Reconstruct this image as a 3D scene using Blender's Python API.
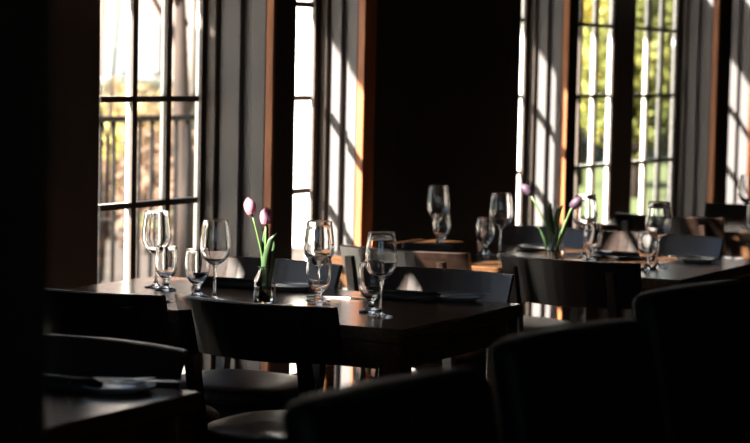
import bpy, bmesh, math, random
from mathutils import Vector, Matrix
R = math.radians
random.seed(7)
SC = bpy.context.scene
COL = SC.collection
for o in list(bpy.data.objects):
    bpy.data.objects.remove(o)

# ------------------------------------------------------------------ camera
# x runs along the window wall (away from the camera), y towards the windows, z up.
FPX, CX, CY, EYE = 2100.0, 375.0, 221.5, 1.41
PITCH, YAW, ROLL = R(4.2165), R(27.838), R(1.2)
FWD = Vector((math.cos(YAW)*math.cos(PITCH), math.sin(YAW)*math.cos(PITCH), -math.sin(PITCH)))
RGT = Vector((math.sin(YAW), -math.cos(YAW), 0))
UPV = RGT.cross(FWD)
CAMX = RGT*math.cos(ROLL) + UPV*math.sin(ROLL)
CAMY = -RGT*math.sin(ROLL) + UPV*math.cos(ROLL)
cam_d = bpy.data.cameras.new('camera')
cam = bpy.data.objects.new('camera', cam_d)
COL.objects.link(cam)
m = Matrix((CAMX, CAMY, -FWD)).transposed().to_4x4()
m.translation = (0, 0, EYE)
cam.matrix_world = m
cam_d.sensor_width = 36.0
cam_d.lens = FPX/750*36
cam_d.clip_start, cam_d.clip_end = 0.05, 400
cam_d.dof.use_dof = True
cam_d.dof.focus_distance = 5.62
cam_d.dof.aperture_fstop = 4.2
SC.camera = cam

def ray(px, py):
    return CAMX*((px-CX)/FPX) - CAMY*((py-CY)/FPX) + FWD
def onz(px, py, z):
    d = ray(px, py); return Vector((0, 0, EYE)) + d*((z-EYE)/d.z)
def onx(px, py, x):
    d = ray(px, py); return Vector((0, 0, EYE)) + d*(x/d.x)
def ony(px, py, y):
    d = ray(px, py); return Vector((0, 0, EYE)) + d*(y/d.y)

# ------------------------------------------------------------------ world, sun, exposure
W = bpy.data.worlds.new('world'); SC.world = W; W.use_nodes = True
wn = W.node_tree.nodes; wl = W.node_tree.links
bg = wn['Background']
sky = wn.new('ShaderNodeTexSky')
sky.sky_type = 'NISHITA'; sky.sun_disc = False
SUN = Vector((1.35, -1.0, -1.29)).normalized()          # direction the light travels
sky.sun_elevation = math.asin(-SUN.z)
sky.sun_rotation = math.atan2(-SUN.x, -SUN.y)
sky.dust_density = 0.4
wl.new(sky.outputs[0], bg.inputs[0]); bg.inputs[1].default_value = 0.10
sd = bpy.data.lights.new('sun', 'SUN'); sd.energy = 27; sd.angle = R(0.55); sd.color = (1, .94, .85)
so = bpy.data.objects.new('sun', sd); COL.objects.link(so)
so.rotation_euler = SUN.to_track_quat('-Z', 'Y').to_euler(); so.location = (0, 12, 12)
vs = SC.view_settings
vs.view_transform = 'Standard'; vs.look = 'None'; vs.gamma = 1.0; vs.use_curve_mapping = False
vs.exposure = 1.25
cy = SC.cycles
cy.use_denoising = True
cy.max_bounces = 10; cy.transparent_max_bounces = 24; cy.transmission_bounces = 10
cy.diffuse_bounces = 4; cy.glossy_bounces = 4
cy.sample_clamp_indirect = 4.0

# ------------------------------------------------------------------ materials
def nmat(name):
    m = bpy.data.materials.new(name); m.use_nodes = True
    nt = m.node_tree
    return m, nt, nt.nodes, nt.links, nt.nodes['Principled BSDF']
def ramp(nodes, c0, c1, p0=.3, p1=.7):
    r = nodes.new('ShaderNodeValToRGB')
    r.color_ramp.elements[0].color = (*c0, 1); r.color_ramp.elements[1].color = (*c1, 1)
    r.color_ramp.elements[0].position = p0; r.color_ramp.elements[1].position = p1
    return r
def noisy(name, c0, c1, scale=8, rough=.5, stretch=(1, 1, 1), bump=0.0, metal=0.0, spec=.5, detail=4):
    m, nt, n, l, b = nmat(name)
    tc = n.new('ShaderNodeTexCoord'); mp = n.new('ShaderNodeMapping'); mp.inputs['Scale'].default_value = stretch
    nz = n.new('ShaderNodeTexNoise'); nz.inputs['Scale'].default_value = scale; nz.inputs['Detail'].default_value = detail
    r = ramp(n, c0, c1)
    l.new(tc.outputs['Object'], mp.inputs[0]); l.new(mp.outputs[0], nz.inputs[0])
    l.new(nz.outputs[0], r.inputs[0]); l.new(r.outputs[0], b.inputs['Base Color'])
    b.inputs['Roughness'].default_value = rough; b.inputs['Metallic'].default_value = metal
    b.inputs['Specular IOR Level'].default_value = spec
    if bump:
        bp = n.new('ShaderNodeBump'); bp.inputs['Strength'].default_value = bump; bp.inputs['Distance'].default_value = .004
        l.new(nz.outputs[0], bp.inputs['Height']); l.new(bp.outputs[0], b.inputs['Normal'])
    return m
M = {}
M['table'] = noisy('espresso_table_wood', (.050, .022, .010), (.095, .043, .019), 6, .20, (1, 14, 14), .05)
M['chair'] = noisy('espresso_chair_wood', (.012, .0060, .0042), (.026, .0125, .0085), 7, .33, (14, 1, 14), .04, spec=.75)
M['leather'] = noisy('dark_leather', (.010, .0085, .008), (.018, .015, .014), 40, .42, bump=.25, spec=.3)
M['fabric_dark'] = noisy('dark_upholstery', (.003, .0025, .0025), (.005, .004, .004), 60, .6, bump=.3, spec=.2)
M['taupe'] = noisy('taupe_paint', (.074, .064, .064), (.090, .078, .079), 3, .55)
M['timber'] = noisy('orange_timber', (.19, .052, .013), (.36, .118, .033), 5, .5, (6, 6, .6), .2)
M['darkwall'] = noisy('dark_panelling', (.012, .009, .007), (.02, .015, .011), 4, .6, (8, 8, .7))
M['ceil'] = noisy('dark_ceiling', (.02, .018, .017), (.03, .027, .025), 3, .7)
M['plank'] = noisy('dark_floor_plank', (.030, .016, .010), (.060, .034, .02), 5, .4, (1, 14, 1), .1)
M['frame_in'] = noisy('shaded_window_paint', (.045, .030, .022), (.06, .041, .031), 5, .5)  # inside of the window frames, backlit shade put into the colour
M['frame_out'] = noisy('cream_window_paint', (.76, .74, .68), (.82, .80, .75), 5, .5)
M['napkin'] = noisy('black_linen', (.010, .011, .014), (.018, .02, .026), 120, .85, bump=.3)
M['plate'] = noisy('grey_glaze', (.26, .27, .29), (.32, .33, .35), 12, .16)
M['steel'] = noisy('steel', (.62, .62, .63), (.70, .70, .71), 20, .32, metal=1.0)
M['stem'] = noisy('tulip_stem', (.045, .085, .02), (.08, .13, .035), 20, .5)
M['leafgreen'] = noisy('tulip_leaf', (.012, .032, .008), (.028, .062, .016), 30, .45, (1, 1, .2))
M['stone'] = noisy('pale_paving', (.46, .42, .37), (.58, .54, .48), 3, .8)
M['grass'] = noisy('lawn', (.03, .05, .012), (.08, .09, .022), 30, .9)
M['iron'] = noisy('black_iron', (.004, .004, .004), (.008, .007, .007), 20, .7, spec=.1)
M['siding'] = noisy('cream_siding', (.80, .74, .68), (.86, .81, .75), 5, .6)
M['stucco'] = noisy('pink_brick_wall', (.125, .088, .076), (.150, .112, .098), 1.5, .8)
M['extframe'] = noisy('house_window_frame', (.14, .135, .13), (.16, .155, .15), 4, .6)
M['soil'] = noisy('brown_soil', (.018, .012, .009), (.045, .03, .022), 4, .9)
M['extwin'] = noisy('pale_window_glass', (.085, .100, .105), (.105, .120, .125), 2, .3)
M['whitepaint'] = noisy('white_paint', (.8, .8, .78), (.86, .86, .84), 4, .5)
M['bark'] = noisy('bark', (.012, .0065, .0045), (.036, .020, .013), 9, .9, (4, 4, .6), .5)
M['pole'] = noisy('grey_pole', (.16, .13, .12), (.24, .2, .18), 9, .6)
M['car'] = noisy('red_car_paint', (.20, .02, .01), (.24, .03, .015), 4, .25)
M['tyre'] = noisy('tyre', (.02, .02, .02), (.03, .03, .03), 10, .8)
M['brick'] = noisy('brown_brick', (.34, .15, .09), (.55, .30, .20), 7, .85)

def glassmat(name, tint=(1, 1, 1), ior=1.45):
    m, nt, n, l, b = nmat(name)
    n.remove(b)
    g = n.new('ShaderNodeBsdfGlass'); g.inputs['Color'].default_value = (*tint, 1); g.inputs['IOR'].default_value = ior
    g.inputs['Roughness'].default_value = 0.0
    t = n.new('ShaderNodeBsdfTransparent'); mx = n.new('ShaderNodeMixShader'); mx.inputs[0].default_value = .0
    l.new(g.outputs[0], mx.inputs[1]); l.new(t.outputs[0], mx.inputs[2]); l.new(mx.outputs[0], n['Material Output'].inputs[0])
    return m
M['glass'] = glassmat('clear_glass')
M['water'] = glassmat('water', (.97, .99, .98), 1.33)
def panemat():
    m, nt, n, l, b = nmat('window_pane'); n.remove(b)
    t = n.new('ShaderNodeBsdfTransparent'); t.inputs[0].default_value = (.97, .98, .97, 1)
    g = n.new('ShaderNodeBsdfGlossy'); g.inputs['Roughness'].default_value = .02
    lw = n.new('ShaderNodeLayerWeight'); lw.inputs[0].default_value = .5
    p = n.new('ShaderNodeMath'); p.operation = 'POWER'; p.inputs[1].default_value = 5
    a = n.new('ShaderNodeMath'); a.operation = 'MULTIPLY_ADD'; a.inputs[1].default_value = .7; a.inputs[2].default_value = .035
    mx = n.new('ShaderNodeMixShader')
    l.new(lw.outputs['Facing'], p.inputs[0]); l.new(p.outputs[0], a.inputs[0]); l.new(a.outputs[0], mx.inputs[0])
    l.new(t.outputs[0], mx.inputs[1]); l.new(g.outputs[0], mx.inputs[2]); l.new(mx.outputs[0], n['Material Output'].inputs[0])
    return m
M['pane'] = panemat()
def leafmat(name, c0, c1, scale=1.2, trans=.5):
    m, nt, n, l, b = nmat(name)
    tc = n.new('ShaderNodeTexCoord'); nz = n.new('ShaderNodeTexNoise'); nz.inputs['Scale'].default_value = scale
    r = ramp(n, c0, c1, .35, .65); l.new(tc.outputs['Object'], nz.inputs[0]); l.new(nz.outputs[0], r.inputs[0])
    l.new(r.outputs[0], b.inputs['Base Color']); b.inputs['Roughness'].default_value = .6
    t = n.new('ShaderNodeBsdfTranslucent'); l.new(r.outputs[0], t.inputs[0])
    mx = n.new('ShaderNodeMixShader'); mx.inputs[0].default_value = trans
    l.new(b.outputs[0], mx.inputs[1]); l.new(t.outputs[0], mx.inputs[2]); l.new(mx.outputs[0], n['Material Output'].inputs[0])
    return m
M['petal'] = leafmat('pink_petal', (.46, .19, .27), (.58, .30, .38), 40, .4)
M['petal_dark'] = leafmat('mauve_petal', (.045, .020, .040), (.075, .038, .066), 40, .3)
M['leaf_yellow'] = leafmat('yellow_green_leaves', (.50, .44, .12), (.78, .66, .22))
M['leaf_green'] = leafmat('mid_green_leaves', (.10, .12, .025), (.24, .23, .055))
M['leaf_brown'] = leafmat('dry_brown_leaves', (.13, .075, .048), (.30, .19, .125))
M['leaf_gold'] = leafmat('golden_leaves', (.36, .24, .12), (.44, .33, .19))

# ------------------------------------------------------------------ mesh helpers
class MB:
    def __init__(s): s.v = []; s.f = []; s.mi = []; s.smooth = []
    def add(s, vs, fs, mi=0, sm=False):
        k = len(s.v); s.v += [tuple(v) for v in vs]
        for f in fs: s.f.append(tuple(i+k for i in f)); s.mi.append(mi); s.smooth.append(sm)
        return s
    def box(s, x0, x1, y0, y1, z0, z1, mi=0):
        vs = [(x, y, z) for z in (z0, z1) for (x, y) in ((x0, y0), (x1, y0), (x1, y1), (x0, y1))]
        return s.add(vs, [(3, 2, 1, 0), (4, 5, 6, 7), (0, 1, 5, 4), (1, 2, 6, 5), (2, 3, 7, 6), (3, 0, 4, 7)], mi)
    def bevbox(s, x0, x1, y0, y1, z0, z1, b=.004, mi=0):
        # box with chamfered edges: three cross rings
        def ring(i, z): return [(x0+i+b, y0+i, z), (x1-i-b, y0+i, z), (x1-i, y0+i+b, z), (x1-i, y1-i-b, z),
                                (x1-i-b, y1-i, z), (x0+i+b, y1-i, z), (x0+i, y1-i-b, z), (x0+i, y0+i+b, z)]
        vs = ring(b, z0)+ring(0, z0+b)+ring(0, z1-b)+ring(b, z1)
        fs = [tuple(reversed(range(8))), tuple(range(24, 32))]
        for r_ in range(3):
            for i in range(8):
                j = (i+1) % 8; fs.append((r_*8+i, r_*8+j, r_*8+8+j, r_*8+8+i))
        return s.add(vs, fs, mi)
    def loft(s, rings, mi=0, sm=True, cap=True, closed=True):
        n = len(rings[0]); vs = [p for r_ in rings for p in r_]; fs = []
        for k in range(len(rings)-1):
            for i in range(n if closed else n-1):
                j = (i+1) % n; fs.append((k*n+i, k*n+j, (k+1)*n+j, (k+1)*n+i))
        if cap: fs += [tuple(reversed(range(n))), tuple(range((len(rings)-1)*n, len(rings)*n))]
        return s.add(vs, fs, mi, sm)
    def lathe(s, prof, n=28, mi=0):
        vs = []; idx = []
        for (r_, z) in prof:
            if r_ < 1e-6: idx.append([len(vs)]*n); vs.append((0, 0, z))
            else:
                idx.append([len(vs)+i for i in range(n)])
                vs += [(r_*math.cos(2*math.pi*i/n), r_*math.sin(2*math.pi*i/n), z) for i in range(n)]
        fs = []
        for a, b in zip(idx, idx[1:]):
            for i in range(n):
                j = (i+1) % n; f = []
                for q in (a[i], a[j], b[j], b[i]):
                    if q not in f: f.append(q)
                if len(f) > 2: fs.append(tuple(f))
        return s.add(vs, fs, mi, True)
    def tube(s, pts, rads, n=8, mi=0):
        pts = [Vector(p) for p in pts]; rings = []
        for i, p in enumerate(pts):
            t = (pts[min(i+1, len(pts)-1)]-pts[max(i-1, 0)]).normalized()
            u = t.cross(Vector((0, 0, 1)) if abs(t.z) < .9 else Vector((1, 0, 0))).normalized(); w = t.cross(u)
            r_ = rads[i] if isinstance(rads, (list, tuple)) else rads
            rings.append([p+(u*math.cos(2*math.pi*k/n)+w*math.sin(2*math.pi*k/n))*r_ for k in range(n)])
        return s.loft(rings, mi)
    def mesh(s, name, mats):
        me = bpy.data.meshes.new(name); me.from_pydata(s.v, [], s.f); me.update()
        for mm in (mats if isinstance(mats, (list, tuple)) else [mats]): me.materials.append(mm)
        me.polygons.foreach_set('material_index', s.mi); me.polygons.foreach_set('use_smooth', s.smooth)
        bm = bmesh.new(); bm.from_mesh(me); bmesh.ops.recalc_face_normals(bm, faces=bm.faces); bm.to_mesh(me); bm.free()
        return me
    def build(s, name, mats, parent=None, loc=(0, 0, 0)):
        return link(name, s.mesh(name, mats), parent, loc)
def link(name, me, parent=None, loc=(0, 0, 0)):
    o = bpy.data.objects.new(name, me); COL.objects.link(o); o.location = loc
    if parent: o.parent = parent
    return o
def empty(name, loc=(0, 0, 0), rz=0):
    o = bpy.data.objects.new(name, None); COL.objects.link(o); o.location = loc; o.rotation_euler = (0, 0, rz)
    o.empty_display_size = .05
    return o
def tag(o, label=None, cat=None, group=None, kind=None):
    if label: o['label'] = label
    if cat: o['category'] = cat
    if group: o['group'] = group
    if kind: o['kind'] = kind
    return o
KIDS = {}
def copy_tree(o, parent=None):
    c = o.copy(); COL.objects.link(c); c.parent = parent
    for ch in o.children: copy_tree(ch, c)
    return c
def structure(o, label, cat): return tag(o, label, cat, kind='structure')

# ------------------------------------------------------------------ room shell
WY = 4.0                       # glass plane of the windows
FACE = 3.835                    # room face of the piers
X0, X1, Y0, H = -1.6, 14.5, -4.0, 3.1
ZB, PH, NP = 0.22, 0.355, 7    # lowest pane line, pane pitch, panes in height
ZT = ZB+PH*NP

floor = empty('floor'); structure(floor, 'dark stained plank floor under the tables', 'floor')
MB().box(X0-.2, X1+.2, Y0-.2, 4.15, -.12, -.02).build('subfloor', M['darkwall'], floor)
pw = .16
pm = MB().bevbox(0, X1-X0, 0, pw-.004, -.02, 0, .002).mesh('plank', M['plank'])
k = 0
y = Y0
while y < FACE+.15:
    link('plank', pm, floor, (X0, y, 0)); y += pw
ceiling = MB().box(X0-.2, X1+.2, Y0-.2, 4.2, H, H+.2).build('ceiling', M['ceil'])
structure(ceiling, 'dark ceiling above the dining room', 'ceiling')
wr = MB().box(X0, X1, Y0-.2, Y0, 0, H).build('wall_right', M['darkwall']); structure(wr, 'dark side wall opposite the windows', 'wall')
wf = MB().box(X1, X1+.2, Y0-.2, 4.2, 0, H).build('wall_far', M['darkwall']); structure(wf, 'dark end wall behind the furthest tables', 'wall')
# wall behind the camera with an unseen high window added for cool fill
BW = (-3.4, 2.4, 1.35, 2.9)
wb = MB()
wb.box(X0-.2, X0, Y0-.2, BW[0], 0, H).box(X0-.2, X0, BW[1], 4.2, 0, H)
wb.box(X0-.2, X0, BW[0], BW[1], 0, BW[2]).box(X0-.2, X0, BW[0], BW[1], BW[3], H)
wb.box(X0-1.3, X0-.2, BW[0]-.6, BW[1]+1.6, BW[3], BW[3]+.12)  # unseen eave added to keep direct sun out of the high window
structure(wb.build('wall_back', M['darkwall']), 'dark wall behind the viewer with an added unseen high window', 'wall')

wall_left = empty('wall_left'); structure(wall_left, 'dark panelled window wall with deep bays', 'wall')
def pier(x0, x1):
    MB().box(x0, x1, FACE, WY+.032, 0, H).build('pier', M['darkwall'], wall_left)
BAYS = [  # opening x0, x1, list of window units (x0, x1), width of the timber post closing its far side
    (4.30, 6.274, [(4.60, 5.285), (5.585, 6.262)], .155),
    (6.40, 7.085, [(6.41, 7.073)], .11),
    (8.62, 9.074, [(8.62, 9.062)], .12),
    (9.19, 11.158, [(9.46, 10.16), (10.415, 11.115)], .24),
    (11.33, 11.89, [(11.33, 11.878)], .12),
]
pier(X0, 3.0); MB().box(3.0, 4.19, FACE, WY+.032, 0, ZB+5*PH-.04).build('pier', M['darkwall'], wall_left); MB().box(3.0, 4.19, FACE, WY+.032, ZB+6*PH+.05, H).build('lintel', M['darkwall'], wall_left)
pier(4.19, 4.24); pier(4.24, 4.30); pier(7.085+.05, 8.62); pier(11.89+.05, X1)
for a, b in ((6.274+.05, 6.40), (9.074+.05, 9.19), (11.158+.05, 11.33)): pier(a, b)
for (a, b, units, _) in BAYS:
    MB().box(a, b, FACE, WY+.032, ZT+.06, H).build('lintel', M['darkwall'], wall_left)
    MB().box(a, b, WY-.05, WY+.032, 0, ZB-.04).build('sill_wall', M['darkwall'], wall_left)

tn = [0]
def trim(mb, mat, label):
    tn[0] += 1
    return structure(mb.build('trim_%d' % tn[0], mat), label, 'trim')
def reveal(x, postw, yp, edge, where):
    # painted casing on the far side of a bay: two flat boards with a groove, closed by a timber post, its room face coloured dark for shade
    t = empty('trim_%d' % (tn[0]+1)); tn[0] += 1
    structure(t, 'taupe painted casing boards '+where, 'trim')
    zt = ZT+.05
    k = (WY-yp)/.172
    q = lambda d: WY-d*k
    MB().bevbox(x+.022, x+.05, yp+.002, WY-.02, .0, zt, .003).build('back_board', M['taupe'], t)
    MB().bevbox(x-.020, x+.05, WY-.045*min(k, 1.2), WY+.032, .0, zt, .004).build('jamb', M['frame_in'], t)
    MB().bevbox(x, x+.024, q(.098), q(.04), .0, zt, .003).build('casing_board', M['taupe'], t)
    MB().bevbox(x, x+.024, q(.170), q(.131), .0, zt, .003).build('casing_board', M['taupe'], t)
    t = empty('trim_%d' % (tn[0]+1)); tn[0] += 1
    structure(t, 'upright orange timber post with shade-dark room face '+where, 'trim')
    MB().bevbox(x-.004, x+edge, yp-.030, yp, 0.0, H-.002, .002).build('post_side', M['timber'], t)
    MB().bevbox(x+edge, x+postw, yp-.028, yp, 0.0, H-.002, .002).build('post', M['darkwall'], t)  # unlit room face of the post, shade put into the colour
    MB().box(x+.05, x+postw, yp, FACE, 0, H-.002).build('post_core', M['darkwall'], t) if yp < FACE-.003 else None
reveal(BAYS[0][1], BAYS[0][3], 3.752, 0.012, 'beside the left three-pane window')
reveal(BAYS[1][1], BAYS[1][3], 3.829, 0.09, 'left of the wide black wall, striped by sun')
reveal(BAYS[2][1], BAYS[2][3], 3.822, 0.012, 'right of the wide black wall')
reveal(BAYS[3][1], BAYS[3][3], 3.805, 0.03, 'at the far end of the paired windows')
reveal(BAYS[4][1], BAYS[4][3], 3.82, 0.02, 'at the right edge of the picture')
# wall between and beside the windows inside the wide bays
MB().box(5.285, 5.585, WY-.02, WY+.032, 0, ZT+.06).build('jamb_wall', M['frame_in'], wall_left)
MB().box(4.30, 4.60, WY-.02, WY+.032, 0, ZT+.06).build('jamb_wall', M['frame_in'], wall_left)
MB().box(9.19, 9.46, WY-.02, WY+.032, 0, ZT+.06).build('jamb_wall', M['frame_in'], wall_left)
MB().box(10.16, 10.415, WY-.02, WY+.032, 0, ZT+.06).build('jamb_wall', M['frame_in'], wall_left)
MB().box(11.115, 11.158, WY-.02, WY+.032, 0, ZT+.06).build('jamb_wall', M['frame_in'], wall_left)

wlabels = ['window beside the left one, hidden behind the dark column', 'three-pane-wide window at the left, behind the pair of wine glasses', 'narrow window strip between two timber posts behind the tulips',
           'thin slit of window right of the wide black wall', 'left window of the pair looking onto yellow-green trees',
           'right window of the pair looking onto yellow-green trees', 'window hidden in the furthest bay at the right']
wi = 0
def window(x0, x1, r0, r1, label, cols=3, s=.032):
    global wi
    wi += 1
    w = empty('window_%d' % wi, (x0, WY, 0)); structure(w, label, 'window')
    L = x1-x0; di, do = .012, .014; vw, hw = .029, .020
    zb, zt = ZB+PH*r0, ZB+PH*r1
    def bar(nm, ax, bx, az, bz):
        mb = MB().box(ax, bx, -di, 0, az, bz, 0).box(ax, bx, 0, do, az, bz, 1)
        return mb.build(nm, [M['frame_in'], M['frame_out']], w)
    bar('stile', 0, s, zb-.04, zt+.05); bar('stile', L-s, L, zb-.04, zt+.05)
    bar('rail', s, L-s, zb-.04, zb+.012); bar('rail', s, L-s, zt-.012, zt+.05)
    cw = (L-2*s)/cols
    for c in range(1, cols): bar('muntin', s+cw*c-vw/2, s+cw*c+vw/2, zb+.012, zt-.012)
    hm = MB().box(0, cw-vw, -di+.001, 0, -hw/2, hw/2, 0).box(0, cw-vw, 0, do-.001, -hw/2, hw/2, 1).mesh('muntin', [M['frame_in'], M['frame_out']])
    pn = MB().box(0, cw-vw, 0, .004, hw/2, PH-hw/2).mesh('pane', M['pane'])
    for c in range(cols):
        xx = s+cw*c+vw/2
        for r_ in range(r0, r1):
            if r_ > r0: link('muntin', hm, w, (xx, 0, ZB+PH*r_))
            link('pane', pn, w, (xx, .003, ZB+PH*r_))
for (a, b, units, _) in BAYS:
    for (x0, x1) in units: window(x0, x1, 0, NP, wlabels[wi], 3 if x1-x0 > .67 else 2, .045 if x1-x0 < .67 else .032)
window(3.0, 4.19, 5, 6, 'added unseen row of high panes letting sun onto the tables, outside the left edge of the picture', 3)  # unseen panes added to let sun onto the centre table and tulips
wi += 1
w = empty('window_%d' % wi, (X0-.1, 0, 0)); structure(w, 'added unseen high window behind the viewer for cool fill', 'window')
for yy in [BW[0]+(BW[1]-BW[0])*i/4 for i in range(5)]:
    MB().box(-.03, .03, yy-.03, yy+.03, BW[2], BW[3]).build('muntin', M['frame_in'], w)
for i in range(4):
    ya = BW[0]+(BW[1]-BW[0])*i/4
    MB().box(0, .004, ya+.03, ya+(BW[1]-BW[0])/4-.03, BW[2], BW[3]).build('pane', M['pane'], w)

# free-standing dark column close to the viewer, at the left edge
p = onx(53, 220, 1.75)
column = MB().bevbox(p.x-.30, p.x, p.y, p.y+.30, 0, H, .006).build('column', M['darkwall']); structure(column, 'blurred black column filling the left edge of the picture', 'column')

# ------------------------------------------------------------------ tables
def make_table(x0, x1, y0, y1, label):
    t = empty('dining_table', ((x0+x1)/2, (y0+y1)/2, 0))
    a, b = (x1-x0)/2, (y1-y0)/2
    MB().bevbox(-a, a, -b, b, .712, .75, .004).build('tabletop', M['table'], t)
    ap = MB()
    i = .03
    ap.box(-a+i, a-i, -b+i, -b+i+.022, .64, .712).box(-a+i, a-i, b-i-.022, b-i, .64, .712)
    ap.box(-a+i, -a+i+.022, -b+i+.022, b-i-.022, .64, .712).box(a-i-.022, a-i, -b+i+.022, b-i-.022, .64, .712)
    ap.build('apron', M['table'], t)
    lg = MB().bevbox(-.033, .033, -.033, .033, 0, .712, .004).mesh('leg', M['table'])
    for sx in (-1, 1):
        for sy in (-1, 1): link('leg', lg, t, (sx*(a-.042), sy*(b-.042), 0))
    return tag(t, label, 'table', 'dining tables set along the windows')
T1 = (2.80, 3.55, 2.26, 3.56); T2 = (4.68, 5.42, 2.385, 3.62); T3 = (6.36, 7.24, 2.25, 3.62); T4 = (8.48, 9.20, 2.0, 3.45)
make_table(*T1, 'dark wooden table in the bottom left corner with blurred cutlery')
make_table(*T2, 'dark wooden dining table in the centre, sunlit, with tulips and four glass pairs')
make_table(*T3, 'dark wooden table behind the centre one, with out-of-focus mauve tulips')
make_table(*T4, 'furthest dark table at the right edge of the picture')

# ------------------------------------------------------------------ chairs
def make_chair():
    t = empty('dining_chair')
    # seat cushion: rounded plan, domed top
    def plan(a, b, z, n=28, e=3.2, dx=0):
        out = []
        for i in range(n):
            th = 2*math.pi*i/n; c, s = math.cos(th), math.sin(th)
            out.append((dx+a*math.copysign(abs(c)**(2/e), c), b*math.copysign(abs(s)**(2/e), s)*(1+.05*c), z))
        return out
    MB().loft([plan(.195, .20, .432), plan(.212, .218, .442), plan(.213, .219, .456), plan(.200, .205, .470), plan(.15, .15, .480), plan(.07, .07, .483)]).build('seat', M['leather'], t)
    MB().loft([plan(.185, .19, .375), plan(.19, .195, .38), plan(.19, .195, .432)]).build('seat_frame', M['chair'], t)
    for sy in (-1, 1):
        y = sy*.165
        MB().loft([[(.15+c*.013, y+d*.013, 0) for c, d in ((-1, -1), (1, -1), (1, 1), (-1, 1))],
                   [(.145+c*.019, y+d*.019, .40) for c, d in ((-1, -1), (1, -1), (1, 1), (-1, 1))]], sm=False).build('leg', M['chair'], t)
        # rear leg runs up behind the back panel
        pts = [(-.215, 0, .013), (-.185, .25, .019), (-.180, .42, .021), (-.219, .62, .019), (-.264, .785, .016)]
        MB().loft([[(x+c*r_*.9, y*1.02+d*r_*.75, z) for c, d in ((-1, -1), (1, -1), (1, 1), (-1, 1))] for x, z, r_ in pts], sm=False).build('leg', M['chair'], t)
    # curved back panel, leaning back, thin, bowed towards the sitter at the ends
    rings = []
    n = 14
    for i in range(n+1):
        u = -1+2*i/n; y = u*.237; bow = .055*u*u
        zb, zt = .662+.006*u*u, .815
        xb, xt = -.200+bow, -.255+bow; th = .011
        nx, nz = .963, .27
        y_b = y*.965
        rings.append([(xb-th*.9, y_b, zb), (xb+th*.9, y_b, zb), (xt+th, y, zt-.004), (xt+th*.6, y, zt), (xt-th*.6, y, zt), (xt-th, y, zt-.004)])
    bk = MB().loft(rings, sm=False).build('backrest', M['chair'], t)
    for sy in (-1, 1):
        MB().tube([(.145, sy*.165, .2), (-.19, sy*.165, .2)], .009, 6).build('stretcher', M['chair'], t)
    return t
proto = make_chair()
first = [True]
def chair(px, y, rz, label, group='dark wooden dining chairs'):
    """px, y: world position of the middle of the back panel; rz: facing."""
    o = proto if first[0] else copy_tree(proto); first[0] = False
    c, s = math.cos(rz), math.sin(rz)
    o.location = (px+.235*c, y+.235*s, 0); o.rotation_euler = (0, 0, rz)
    return tag(o, label, 'chair', group)
chair(4.49, 2.73, R(-1), 'dark wooden chair with curved back in the centre foreground, its back to the viewer')
chair(4.44, 3.21, R(1), 'dark wooden chair at the left, its back below the tall window')
chair(5.58, 2.72, math.pi+R(5), 'bluish-lit chair facing the viewer across the right of the centre table')
chair(5.53, 3.25, math.pi, 'chair facing the viewer behind the pink tulips, striped by sun')
chair(6.13, 2.555, R(0), 'dark brown chair in front of the mauve tulips, its back to the viewer')
chair(6.10, 3.13, R(0), 'chair with its back to the viewer, left edge sunlit beside the wide black wall')
chair(7.36, 2.67, math.pi, 'bluish chair facing the viewer at the right end of the second table')
chair(7.36, 3.17, math.pi, 'dark chair facing the viewer behind the mauve tulips')
chair(3.68, 2.60, math.pi, 'bluish dark chair facing the viewer at the bottom left table')
chair(8.30, 3.01, R(0), 'chair with a reddish lit back at the far right, before the furthest table')
chair(9.30, 2.93, math.pi, 'black chair facing the viewer at the furthest table by the right window bay')

def make_high_chair():
    t = empty('high_back_chair')
    def rr(a, b, z, n=24, e=5):
        out = []
        for i in range(n):
            th = 2*math.pi*i/n; c, s = math.cos(th), math.sin(th)
            out.append((a*math.copysign(abs(c)**(2/e), c), b*math.copysign(abs(s)**(2/e), s), z))
        return out
    MB().loft([rr(.21, .21, .40), rr(.225, .225, .42), rr(.225, .225, .46), rr(.20, .20, .485)]).build('seat', M['fabric_dark'], t)
    rings = []
    for i, (z, w) in enumerate([(.40, .205), (.55, .213), (.75, .217), (.92, .217), (.972, .215), (.985, .208), (.990, .19)]):
        r_ = rr(.035 if i < 5 else .03-.008*(i-4), w, z)
        xo = -.21-.12*(z-.4)/.6
        rings.append([(p[0]+xo+.03*(p[1]/.22)**2, p[1], z) for p in r_])
    MB().loft(rings).build('backrest', M['fabric_dark'], t)
    for sx, sy in ((-1, -1), (-1, 1), (1, -1), (1, 1)):
        MB().loft([[(sx*.19+c*.013, sy*.18+d*.013, 0) for c, d in ((-1, -1), (1, -1), (1, 1), (-1, 1))],
                   [(sx*.175+c*.02, sy*.175+d*.02, .42) for c, d in ((-1, -1), (1, -1), (1, 1), (-1, 1))]], sm=False).build('leg', M['chair'], t)
    return t
hp = make_high_chair(); hf = [True]
def high_chair(x, y, rz, label):
    o = hp if hf[0] else copy_tree(hp); hf[0] = False
    c, s = math.cos(rz), math.sin(rz)
    o.location = (x+.32*c, y+.32*s, 0); o.rotation_euler = (0, 0, rz)
    return tag(o, label, 'chair', 'tall black chairs in the near foreground')
high_chair(2.46, 1.29, R(-97), 'blurred black high-backed chair in the foreground, bottom centre')
high_chair(3.16, 1.32, R(-99), 'blurred black high-backed chair in the foreground, right of centre')
high_chair(3.95, 1.385, R(-99), 'blurred black high-backed chair in the foreground at the bottom right')

# ------------------------------------------------------------------ glasses
def lathe_mesh(name, outer, inner, mat):
    return MB().lathe(outer+list(reversed(inner)), 36).mesh(name, mat)
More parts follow.
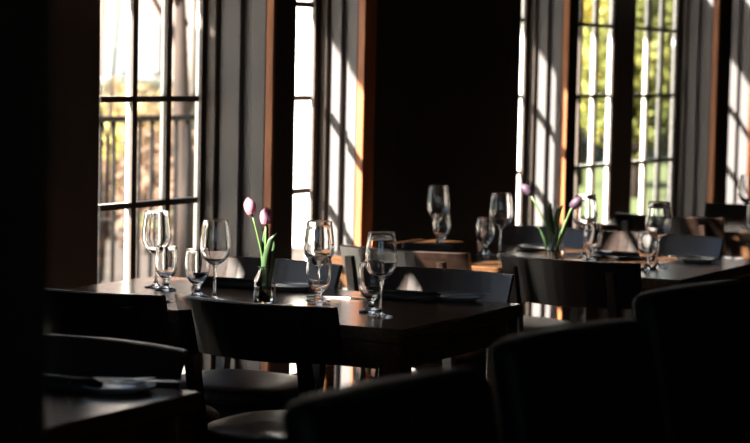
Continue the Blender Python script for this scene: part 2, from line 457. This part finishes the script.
# wine glass 0.225 tall
W_out = [(0, 0), (.034, 0), (.0352, .0012), (.034, .0024), (.018, .0042), (.0065, .010), (.0042, .022), (.0038, .06), (.0040, .088), (.0065, .096), (.018, .103),
         (.032, .115), (.041, .132), (.0435, .148), (.0425, .170), (.0385, .200), (.0353, .2232), (.0350, .2243), (.03455, .2247)]
W_in = [(0, .1015), (.017, .1053), (.031, .1172), (.0398, .133), (.0423, .148), (.0413, .170), (.0373, .200), (.0341, .2232), (.0343, .2243)]
G_out = [(0, 0), (.031, 0), (.0322, .0014), (.031, .0032), (.016, .008), (.0085, .016), (.0078, .028), (.012, .034), (.021, .041), (.0295, .055), (.0338, .075), (.0345, .092), (.033, .112), (.0308, .1287), (.0305, .1297), (.0299, .1301)]
G_in = [(0, .0385), (.012, .040), (.020, .0445), (.028, .057), (.0322, .075), (.0329, .092), (.0314, .112), (.0293, .1287), (.0294, .1297)]
wine_me = lathe_mesh('wine_glass', W_out, W_in, M['glass'])
gob_me = lathe_mesh('water_goblet', G_out, G_in, M['glass'])
TZ = .75
def wine(px, py, label, sc=1.0):
    p = onz(px, py, TZ); o = link('wine_glass', wine_me, None, (p.x, p.y, TZ+.0006)); o.scale = (sc, sc, sc)
    return tag(o, label, 'wine glass', 'empty stemmed wine glasses')
def goblet(px, py, label, sc=1.0):
    p = onz(px, py, TZ); o = link('water_goblet', gob_me, None, (p.x, p.y, TZ+.0006)); o.scale = (sc, sc, sc)
    return tag(o, label, 'goblet', 'short-stemmed water goblets')
wine(156, 287, 'empty wine glass furthest left, against the tall window')
goblet(166, 290, 'short water goblet overlapping the leftmost wine glass', .98)
wine(214.5, 300, 'empty wine glass left of the pink tulips', 1.0)
goblet(197, 297, 'sunlit water goblet left of the wine glass by the pink tulips', 1.05)
wine(318, 301, 'empty wine glass right of the pink tulips, behind a goblet')
goblet(318.5, 304.6, 'water goblet in front of the wine glass right of the pink tulips', 1.03)
wine(380, 316.5, 'empty wine glass at the right corner of the centre table', 1.0)
goblet(371, 312.4, 'water goblet beside the wine glass at the right corner of the centre table', 1.05)
wine(437, 246, 'dim wine glass before the wide black wall, behind a goblet')
goblet(441, 248.2, 'goblet standing before the wide black wall', .98)
wine(500, 256, 'wine glass at the right edge of the wide black wall')
goblet(485, 254, 'goblet left of the wine glass at the edge of the wide black wall')
wine(584, 258, 'wine glass directly behind the right mauve tulip')
goblet(592, 261, 'bright goblet right of the mauve tulips')
wine(657, 268, 'wine glass furthest right on the second table')
goblet(647, 270.2, 'goblet left of the furthest right wine glass on the second table')
wine(747, 227, 'wine glass cut by the right edge of the picture')

# ------------------------------------------------------------------ napkins, plates, cutlery
def make_napkin():
    t = MB()
    n = 10; rings = []
    for i in range(n+1):
        u = i/n; x = -.105+.21*u
        hh = .011+.002*math.sin(u*9); ww = .034+.003*math.sin(u*7+1)
        rings.append([(x, ww*math.copysign(abs(math.cos(a))**.7, math.cos(a)), hh+hh*math.copysign(abs(math.sin(a))**.7, math.sin(a))) for a in [2*math.pi*k/14 for k in range(14)]])
    t.loft(rings)
    return t.mesh('napkin', M['napkin'])
nap_me = make_napkin()
fold_me = MB().bevbox(-.10, .10, -.034, .034, .0, .006, .002).mesh('napkin_fold', M['napkin'])
def napkin(px, py, rz, label):
    p = onz(px, py, TZ)
    o = link('napkin', nap_me, None, (p.x, p.y, TZ)); o.rotation_euler = (0, 0, rz)
    f = link('fold', fold_me, o, (.0, .012, .021)); f.rotation_euler = (R(6), 0, R(3))
    return tag(o, label, 'napkin', 'black linen napkins')
pl_me = MB().lathe([(0, .002), (.045, .002), (.048, 0), (.052, .003), (.076, .013), (.078, .0145), (.076, .0155), (.052, .007), (.046, .0055), (0, .0055)], 36).mesh('side_plate', M['plate'])
def plate(px, py, label):
    p = onz(px, py, TZ); o = link('side_plate', pl_me, None, (p.x, p.y, TZ)); return tag(o, label, 'plate', 'small grey side plates')
def knife_mesh():
    b = MB()
    prof = [(-.10, .004, .004), (-.095, .006, .0055), (-.03, .0055, .005), (-.01, .0035, .004), (.0, .008, .002), (.06, .0095, .0016), (.085, .007, .0012), (.098, .001, .0008)]
    rings = [[(x, w, 0), (x, w*.5, h), (x, -w*.5, h), (x, -w, 0)] for x, w, h in prof]
    return b.loft(rings, sm=False).mesh('butter_knife', M['steel'])
kn_me = knife_mesh()
def knife(p, rz, label, ry=0.0):
    o = link('butter_knife', kn_me, None, p); o.rotation_euler = (0, ry, rz); return tag(o, label, 'knife', 'steel butter knives')
def fork_parts():
    prof = [(-.10, .006), (-.09, .007), (-.03, .004), (.02, .0032), (.04, .008), (.055, .011), (.062, .011)]
    h = MB().loft([[(x, w, 0), (x, w*.6, .003), (x, -w*.6, .003), (x, -w, 0)] for x, w in prof], sm=False).mesh('handle', M['steel'])
    tn_ = MB().loft([[(.06, -.0014, 0), (.06, .0014, 0), (.06, .0014, .002), (.06, -.0014, .002)],
                     [(.10, -.0007, .004), (.10, .0007, .004), (.10, .0007, .005), (.10, -.0007, .005)]], sm=False).mesh('tine', M['steel'])
    return h, tn_
fh, ft = fork_parts()
def fork(px, py, rz, label, z=TZ):
    p = onz(px, py, z); o = empty('fork', (p.x, p.y, z+.0005), rz)
    link('handle', fh, o)
    for i in range(4): link('tine', ft, o, (0, -.0093+.0062*i, 0))
    return tag(o, label, 'fork', 'steel forks')
# centre table
napkin(228, 286, R(95), 'black folded napkin behind the wine glass left of the pink tulips')
napkin(402, 299, R(98), 'black folded napkin right of the corner wine glass on the centre table')
plate(292, 289.5, 'small plate right of the pink tulips on the centre table')
p = onz(292, 289.5, TZ); knife((p.x, p.y, TZ+.017), R(-62), 'butter knife on the plate right of the pink tulips')
plate(458, 300, 'small plate at the right end of the centre table')
p = onz(458, 300, TZ); knife((p.x, p.y, TZ+.017), R(-55), 'butter knife lying on the plate at the right end of the centre table')
fork(262, 308, R(-20), 'fork with tines beside the foot of the tulip vase')
p = onz(238, 305, TZ); knife((p.x, p.y, TZ+.0005), R(-80), 'butter knife on the table just behind the centre foreground chair')
p = onz(170, 302, TZ); knife((p.x, p.y, TZ+.0005), R(-5), 'sunlit butter knife at the left end of the centre table')
fork(340, 298, R(-75), 'fork in the sun between the two right glass pairs of the centre table')
# second table
napkin(432, 251, R(93), 'black napkin at the foot of the goblet before the wide black wall')
napkin(624, 259, R(95), 'black napkin between the bright goblet and the right glasses on the second table')
plate(697, 262, 'small plate at the right end of the second table')
p = onz(697, 262, TZ); knife((p.x, p.y, TZ+.017), R(-60), 'butter knife on the plate at the right end of the second table')
plate(537, 250, 'pale plate left of the mauve tulips on the second table')
# bottom left table
plate(118, 391, 'small plate with crossed cutlery on the bottom left table')
p = onz(113, 389, TZ); knife((p.x, p.y, TZ+.0165), R(-28), 'blurred knife lying across the plate on the bottom left table')
p = onz(138, 389, TZ); knife((p.x, p.y, TZ+.0165), R(-75), 'blurred knife at the right rim of the bottom left plate', R(-2))
napkin(50, 387, R(88), 'black napkin beside the plate on the bottom left table')

# ------------------------------------------------------------------ vases and tulips
V_out = [(0, 0), (.028, 0), (.031, .003), (.031, .05), (.029, .068), (.021, .082), (.0185, .09), (.019, .098), (.0215, .103)]
V_in = [(0, .006), (.026, .006), (.0285, .009), (.0285, .05), (.0265, .067), (.0188, .081), (.0163, .09), (.017, .098), (.0198, .103)]
vase_me = lathe_mesh('vase', V_out, V_in, M['glass'])
wat_me = MB().lathe([(0, .0065), (.0255, .0065), (.0281, .0095), (.0281, .045), (0, .045)], 32).mesh('water', M['water'])
def vase(px, py, label):
    p = onz(px, py, TZ); o = link('vase', vase_me, None, (p.x, p.y, TZ)); link('water', wat_me, o)
    tag(o, label, 'vase', 'small clear bud vases'); return p
def petal_mesh(mat):
    rings = []
    for i in range(8):
        u = i/7; z = .048*u
        r_ = .0175*math.sin(math.pi*min(1, .18+u*.78))**.6*(1.0 if u < .75 else 1-.45*(u-.75)/.25)
        half = R(44)*math.sin(math.pi*(.12+.84*u))**.55*(1 if u < .8 else 1-.75*(u-.8)/.2)
        rings.append([(r_*math.cos(a), r_*math.sin(a), z) for a in [half*(-1+2*k/6) for k in range(7)]])
    b = MB()
    n = 7
    front = [q for r_ in rings for q in r_]; back = [(x*.92, y*.92, z+.0004) for x, y, z in front]
    vs = front+back; o = len(front); fs = []
    for i in range(7):
        for k in range(6):
            a = i*n+k; fs += [(a, a+1, a+n+1, a+n), (o+a+n, o+a+n+1, o+a+1, o+a)]
    b.add(vs, fs, 0, True)
    return b.mesh('petal', mat)
def leaf_mesh(pts, w):
    pts = [Vector(p) for p in pts]; n = len(pts); b = MB(); rings = []
    for i, p in enumerate(pts):
        t = (pts[min(i+1, n-1)]-pts[max(0, i-1)]).normalized()
        side = t.cross(-FWD).normalized(); up_ = side.cross(t)
        ww = w*math.sin(math.pi*(.12+.86*i/(n-1)))**.8
        rings.append([p-side*ww+up_*ww*.35, p+up_*.0006, p+side*ww+up_*ww*.35, p-up_*.0012])
    b.loft(rings)
    return b
def spline(a, ctrl, b, n=9):
    a, c, b = Vector(a), Vector(ctrl), Vector(b)
    return [a*(1-t)**2+c*2*t*(1-t)+b*t*t for t in [i/(n-1) for i in range(n)]]
def tulip(base, head, bend, tilt, mat, label, leaves):
    """base: vase centre on the table; head: world point at the base of the bloom."""
    o = empty('tulip', (base[0], base[1], TZ+.008))
    org = Vector(o.location)
    hd = Vector(head)-org
    sp = spline((bend[2], bend[3], 0), (bend[0], bend[1], hd.z*.55), hd)
    MB().tube(sp, [.0033]*9, 8).build('stem', M['stem'], o)
    bl = empty('bloom', hd); bl.parent = o
    d = (sp[-1]-sp[-2]).normalized()*.6+Vector(tilt)
    bl.rotation_euler = d.to_track_quat('Z', 'X').to_euler()
    me = petal_mesh(mat)
    for k in range(6):
        q = link('petal', me, bl); q.rotation_euler = (0, R(0 if k % 2 else 2), R(60*k)); s = 1.0 if k % 2 else .93
        q.scale = (s, s, 1.0 if k % 2 else .97)
    for pts, w_ in leaves:
        leaf_mesh([Vector(p)-org for p in pts], w_).build('leaf', M['leafgreen'], o)
    return tag(o, label, 'tulip', 'tulips in bud vases')
v = vase(264.5, 303, 'clear glass bud vase with pink tulips on the centre table')
X = v.x
def L2(x, *pp): return [onx(a, b, x) for a, b in pp]
tulip(v, onx(252, 214, X-.01), (0, .005, .004, -.008), (0, .10, .35), M['petal'], 'pink tulip leaning left, taller bloom of the centre vase',
      [(L2(X-.012, (262, 300), (263, 280), (266, 258), (271, 240), (277, 233)), .011)])
tulip(v, onx(266, 224, X+.006), (0, -.002, -.004, .006), (0, 0, .7), M['petal'], 'pink tulip standing upright, lower bloom of the centre vase',
      [(L2(X+.008, (266, 300), (265, 275), (264, 250), (266, 232), (268, 226)), .010), (L2(X+.0, (268, 300), (269, 280), (272, 262), (274, 245), (272, 236)), .008)])
v = vase(555, 263, 'clear bud vase with mauve tulips on the second table')
X = v.x
tulip(v, onx(530, 194, X), (0, .03, .006, -.01), (0, .35, .15), M['petal_dark'], 'mauve tulip bending left before the sunlit casing',
      [(L2(X-.02, (552, 262), (551, 245), (550, 228), (549, 212), (551, 203)), .014), (L2(X-.01, (548, 258), (545, 240), (540, 228), (536, 226)), .007)])
tulip(v, onx(572, 207, X), (0, -.02, -.006, .01), (0, -.4, .05), M['petal_dark'], 'mauve tulip bending right before a wine glass',
      [(L2(X+.01, (557, 260), (556, 240), (555, 224), (559, 210), (563, 205)), .013), (L2(X+.0, (555, 256), (561, 236), (566, 222), (570, 214)), .008)])

# ------------------------------------------------------------------ outside
ground = MB().box(-60, 120, 4.16, 120, -.35, -.15).build('pavement', M['stone']); structure(ground, 'pale paved ground outside the windows', 'ground')
lawn = MB().box(16, 80, 7.0, 40, -.15, -.10).build('lawn', M['grass']); structure(lawn, 'green lawn outside the far windows', 'lawn')
bed = MB().box(6.5, 15.9, 6.6, 13.5, -.15, -.11).build('garden_bed', M['soil']); structure(bed, 'brown soil bed behind the iron fence', 'ground')
# unseen pergola, its beam and posts placed to shade casings and upper panes
pg = empty('pergola', (0, 5, -.15)); tag(pg, 'unseen white pergola beam on posts, placed outside to shade the window casings', 'pergola')
MB().box(-2, 19, 0, .045, 3.07, 3.42).build('beam', M['whitepaint'], pg)
for x in (-.25, 4.64, 9.53, 14.42): MB().bevbox(x-.15, x+.15, .0, .12, 0, 3.07, .01).build('post', M['whitepaint'], pg)
# iron fence
fn = empty('iron_fence', (0, 6.2, -.15)); tag(fn, 'black iron picket fence outside the left window', 'fence')
ft_z = 1.10+.15
pk = MB().tube([(0, 0, .0), (0, 0, ft_z+.0)], .012, 6).mesh('picket', M['iron'])
x = 7.6
while x < 10.6: link('picket', pk, fn, (x, 0, 0)); x += .115
MB().box(7.55, 10.65, -.018, .018, ft_z, ft_z+.03).build('rail', M['iron'], fn)
MB().box(7.55, 10.65, -.018, .018, .12, .15).build('rail', M['iron'], fn)

def leaf_cloud(n, cx, cy_, cz, rx, ry, rz_, size):
    b = MB()
    for i in range(n):
        while True:
            q = Vector((random.uniform(-1, 1), random.uniform(-1, 1), random.uniform(-1, 1)))
            if q.length < 1: break
        q = q*(.55+.45*random.random())
        c = Vector((cx+q.x*rx, cy_+q.y*ry, cz+q.z*rz_))
        u = Vector((random.gauss(0, 1), random.gauss(0, 1), random.gauss(0, 1))).normalized()
        w_ = u.orthogonal().normalized()
        s = size*random.uniform(.6, 1.3)
        b.add([c-u*s, c+w_*s*.5, c+u*s, c-w_*s*.5], [(0, 1, 2, 3)])
    return b
def bush(loc, r, n, size, mat, label, kind='bush', trunk=0):
    o = empty('shrub' if not trunk else 'tree', (loc[0], loc[1], -.15))
    f = leaf_cloud(n, 0, 0, trunk+r[2]*.9, r[0], r[1], r[2], size).build('foliage', mat, o); f['kind'] = 'stuff'
    b = MB()
    h = trunk+r[2]
    b.tube([(0, 0, -.02), (.04, .02, h*.5), (.0, .05, h)], [.03+.05*bool(trunk), .025+.04*bool(trunk), .015], 8)
    for k in range(5):
        a = k*1.3; b.tube([(0.02, .02, h*.55), (r[0]*.6*math.cos(a), r[1]*.6*math.sin(a), h*1.1)], [.02, .008], 6)
    b.build('trunk', M['bark'], o)
    return tag(o, label, kind, 'plants outside')
# building across the street seen through the left window
bl = empty('street_house', (28, 0, -.15)); tag(bl, 'pale house across the street seen through the left window', 'building')
MB().box(0, 8, 15.6, 27, 0, 7).build('wall', M['stucco'], bl)
def house_window(pxa, pxb, pya, pyb):
    a, b = onx(pxa, pyb, 27.95), onx(pxb, pya, 27.95)
    f = MB().box(-.08, 0, b.y-.08, a.y+.08, a.z+.15-.08, b.z+.15+.08).build('window', M['extframe'], bl)
    MB().box(-.1, -.08, b.y, a.y, a.z+.15, b.z+.15).build('pane', M['extwin'], f)
    MB().box(-.12, -.1, b.y, a.y, (a.z+b.z)/2+.12, (a.z+b.z)/2+.17).build('glazing_bar', M['extframe'], f)
house_window(107, 126, 75, 17); house_window(138, 155, 78, 17)
MB().box(-.3, 8.3, 15.3, 27.3, 7, 7.3).build('roof', M['pole'], bl)
# street pole
pp = ony(193, 60, 13.0)
tag(MB().tube([(0, 0, 0), (0, 0, 5)], .045, 10).build('street_pole', M['pole'], None, (pp.x, pp.y, -.15)), 'grey street pole behind the right column of left window panes', 'pole')
# brown tree trunk behind the fence
pp = ony(184, 200, 7.6)
tr = empty('bare_tree', (pp.x, pp.y, -.15)); tag(tr, 'brown tree trunk with bare twigs behind the iron fence', 'tree')
MB().tube([(0, 0, 0), (.02, 0, .7), (.0, .03, 1.25), (-.1, 0, 2.6)], [.085, .075, .06, .012], 10).build('trunk', M['bark'], tr)
for k in range(7):
    a = k*.95; MB().tube([(0, 0, 1.2+.2*k), (.3*math.cos(a), .3*math.sin(a), 1.6+.25*k), (.8*math.cos(a), .8*math.sin(a), 2.3+.3*k)], [.025, .015, .004], 6).build('branch', M['bark'], tr)
pp = ony(104, 60, 8.4)
t2 = empty('bare_sapling', (pp.x, pp.y, -.15)); tag(t2, 'thin bare sapling in the upper left window pane', 'tree')
for k, (dx, dz, ex, ez) in enumerate([(.1, 1.4, .35, 2.2), (-.05, 1.2, .15, 2.5), (.05, 1.0, -.3, 2.3)]):
    MB().tube([(0, 0, 0), (dx, 0, dz), (ex, .1, ez)], [.018, .013, .004], 6).build('branch', M['bark'], t2)
def at(px, py, y): return ony(px, py, y)
pl = [(118, 105, 15, (1.0, .8, .75), 700, .09, 'leaf_gold', 'golden shrub behind the fence at the left'),
      (160, 100, 16, (1.0, .8, .7), 600, .09, 'leaf_gold', 'golden shrub behind the fence at the centre of the left window'),
      (108, 175, 10.4, (.5, .4, .5), 420, .06, 'leaf_brown', 'dry brown shrub low behind the fence at the left'),
      (150, 170, 9.4, (.42, .4, .62), 520, .055, 'leaf_brown', 'dry brown shrub behind the middle of the fence'),
      (190, 165, 8.0, (.30, .4, .68), 520, .055, 'leaf_brown', 'dry brown shrub around the brown tree trunk'),
      (104, 120, 12.5, (.5, .5, .65), 400, .07, 'leaf_yellow', 'yellow-green shrub beyond the dry shrubs')]
for px, py, yy, r, n, sz, mt, lb in pl:
    p = at(px, py, yy); bush((p.x, p.y), r, n, sz, M[mt], lb)
# red car
p = ony(98, 235, 11.0)
p = ony(98, 235, 13.7); car = empty('parked_car', (p.x-1.6, 14.5, -.15)); tag(car, 'red parked car low beyond the fence', 'car')
def carbody(zs, mat, nm):
    rings = [[(x, -.8, z0) for x, z0 in zs], [(x, .8, z0) for x, z0 in zs]]
    MB().loft(rings, sm=False).build(nm, mat, car)
carbody([(-2, .3), (-2, .7), (-1.9, .85), (1.3, .85), (2, .7), (2.05, .3)], M['car'], 'body')
carbody([(-1.7, .85), (-1.2, 1.35), (.4, 1.35), (1.1, .85)], M['extwin'], 'cabin')
for x in (-1.3, 1.3):
    for yy in (-.8, .66): MB().tube([(x, yy, .3), (x, yy+.14, .3)], .3, 16).build('wheel', M['tyre'], car)
# clapboard building seen through the narrow window
cb = empty('clapboard_shed', (15.2, 9.0, -.15), R(-80)); tag(cb, 'small cream clapboard shed seen through the narrow window strip', 'building')
MB().box(.02, 1.48, .02, 2.4, 0, 3.0).build('wall', M['siding'], cb)
sb = MB().add([(0, 0, 0), (1.5, 0, 0), (1.5, .012, .15), (0, .012, .15), (0, .02, 0), (1.5, .02, 0), (1.5, .02, .15), (0, .02, .15)],
              [(0, 1, 2, 3), (7, 6, 5, 4), (0, 4, 5, 1), (3, 2, 6, 7), (0, 3, 7, 4), (1, 5, 6, 2)]).mesh('siding_board', M['siding'])
for k in range(20): link('siding_board', sb, cb, (0, 0, k*.15))
MB().box(-.1, 1.6, -.1, 2.5, 3.0, 3.15).build('roof', M['pole'], cb)
# trees seen through the paired windows
for px, yy, r, tk, n, sz, mt, lb in [
        (580, 10.5, (1.5, 1.1, 1.7), .5, 2600, .10, 'leaf_yellow', 'yellow-green tree behind the left window of the pair'),
        (606, 15.0, (1.6, 1.3, 1.7), .6, 2200, .10, 'leaf_gold', 'golden tree between the paired windows'),
        (638, 9.0, (.9, .9, 1.3), .5, 2400, .09, 'leaf_green', 'green tree at the left of the right paired window'),
        (668, 12.3, (1.7, 1.3, 1.8), .5, 2600, .10, 'leaf_yellow', 'yellow-green tree behind the right window of the pair')]:
    p = at(px, 120, yy); bush((p.x, p.y), r, n, sz, M[mt], lb, 'tree', tk)
gw = MB()
garden_wall = empty('garden_wall', (24, 17.0, -.15)); tag(garden_wall, 'pale garden wall beyond the trees', 'wall')
MB().box(0, 40, 0, .3, 0, 1.25).build('wall', M['stone'], garden_wall)
MB().box(-.05, 40.05, -.05, .35, 1.25, 1.33).build('coping', M['whitepaint'], garden_wall)
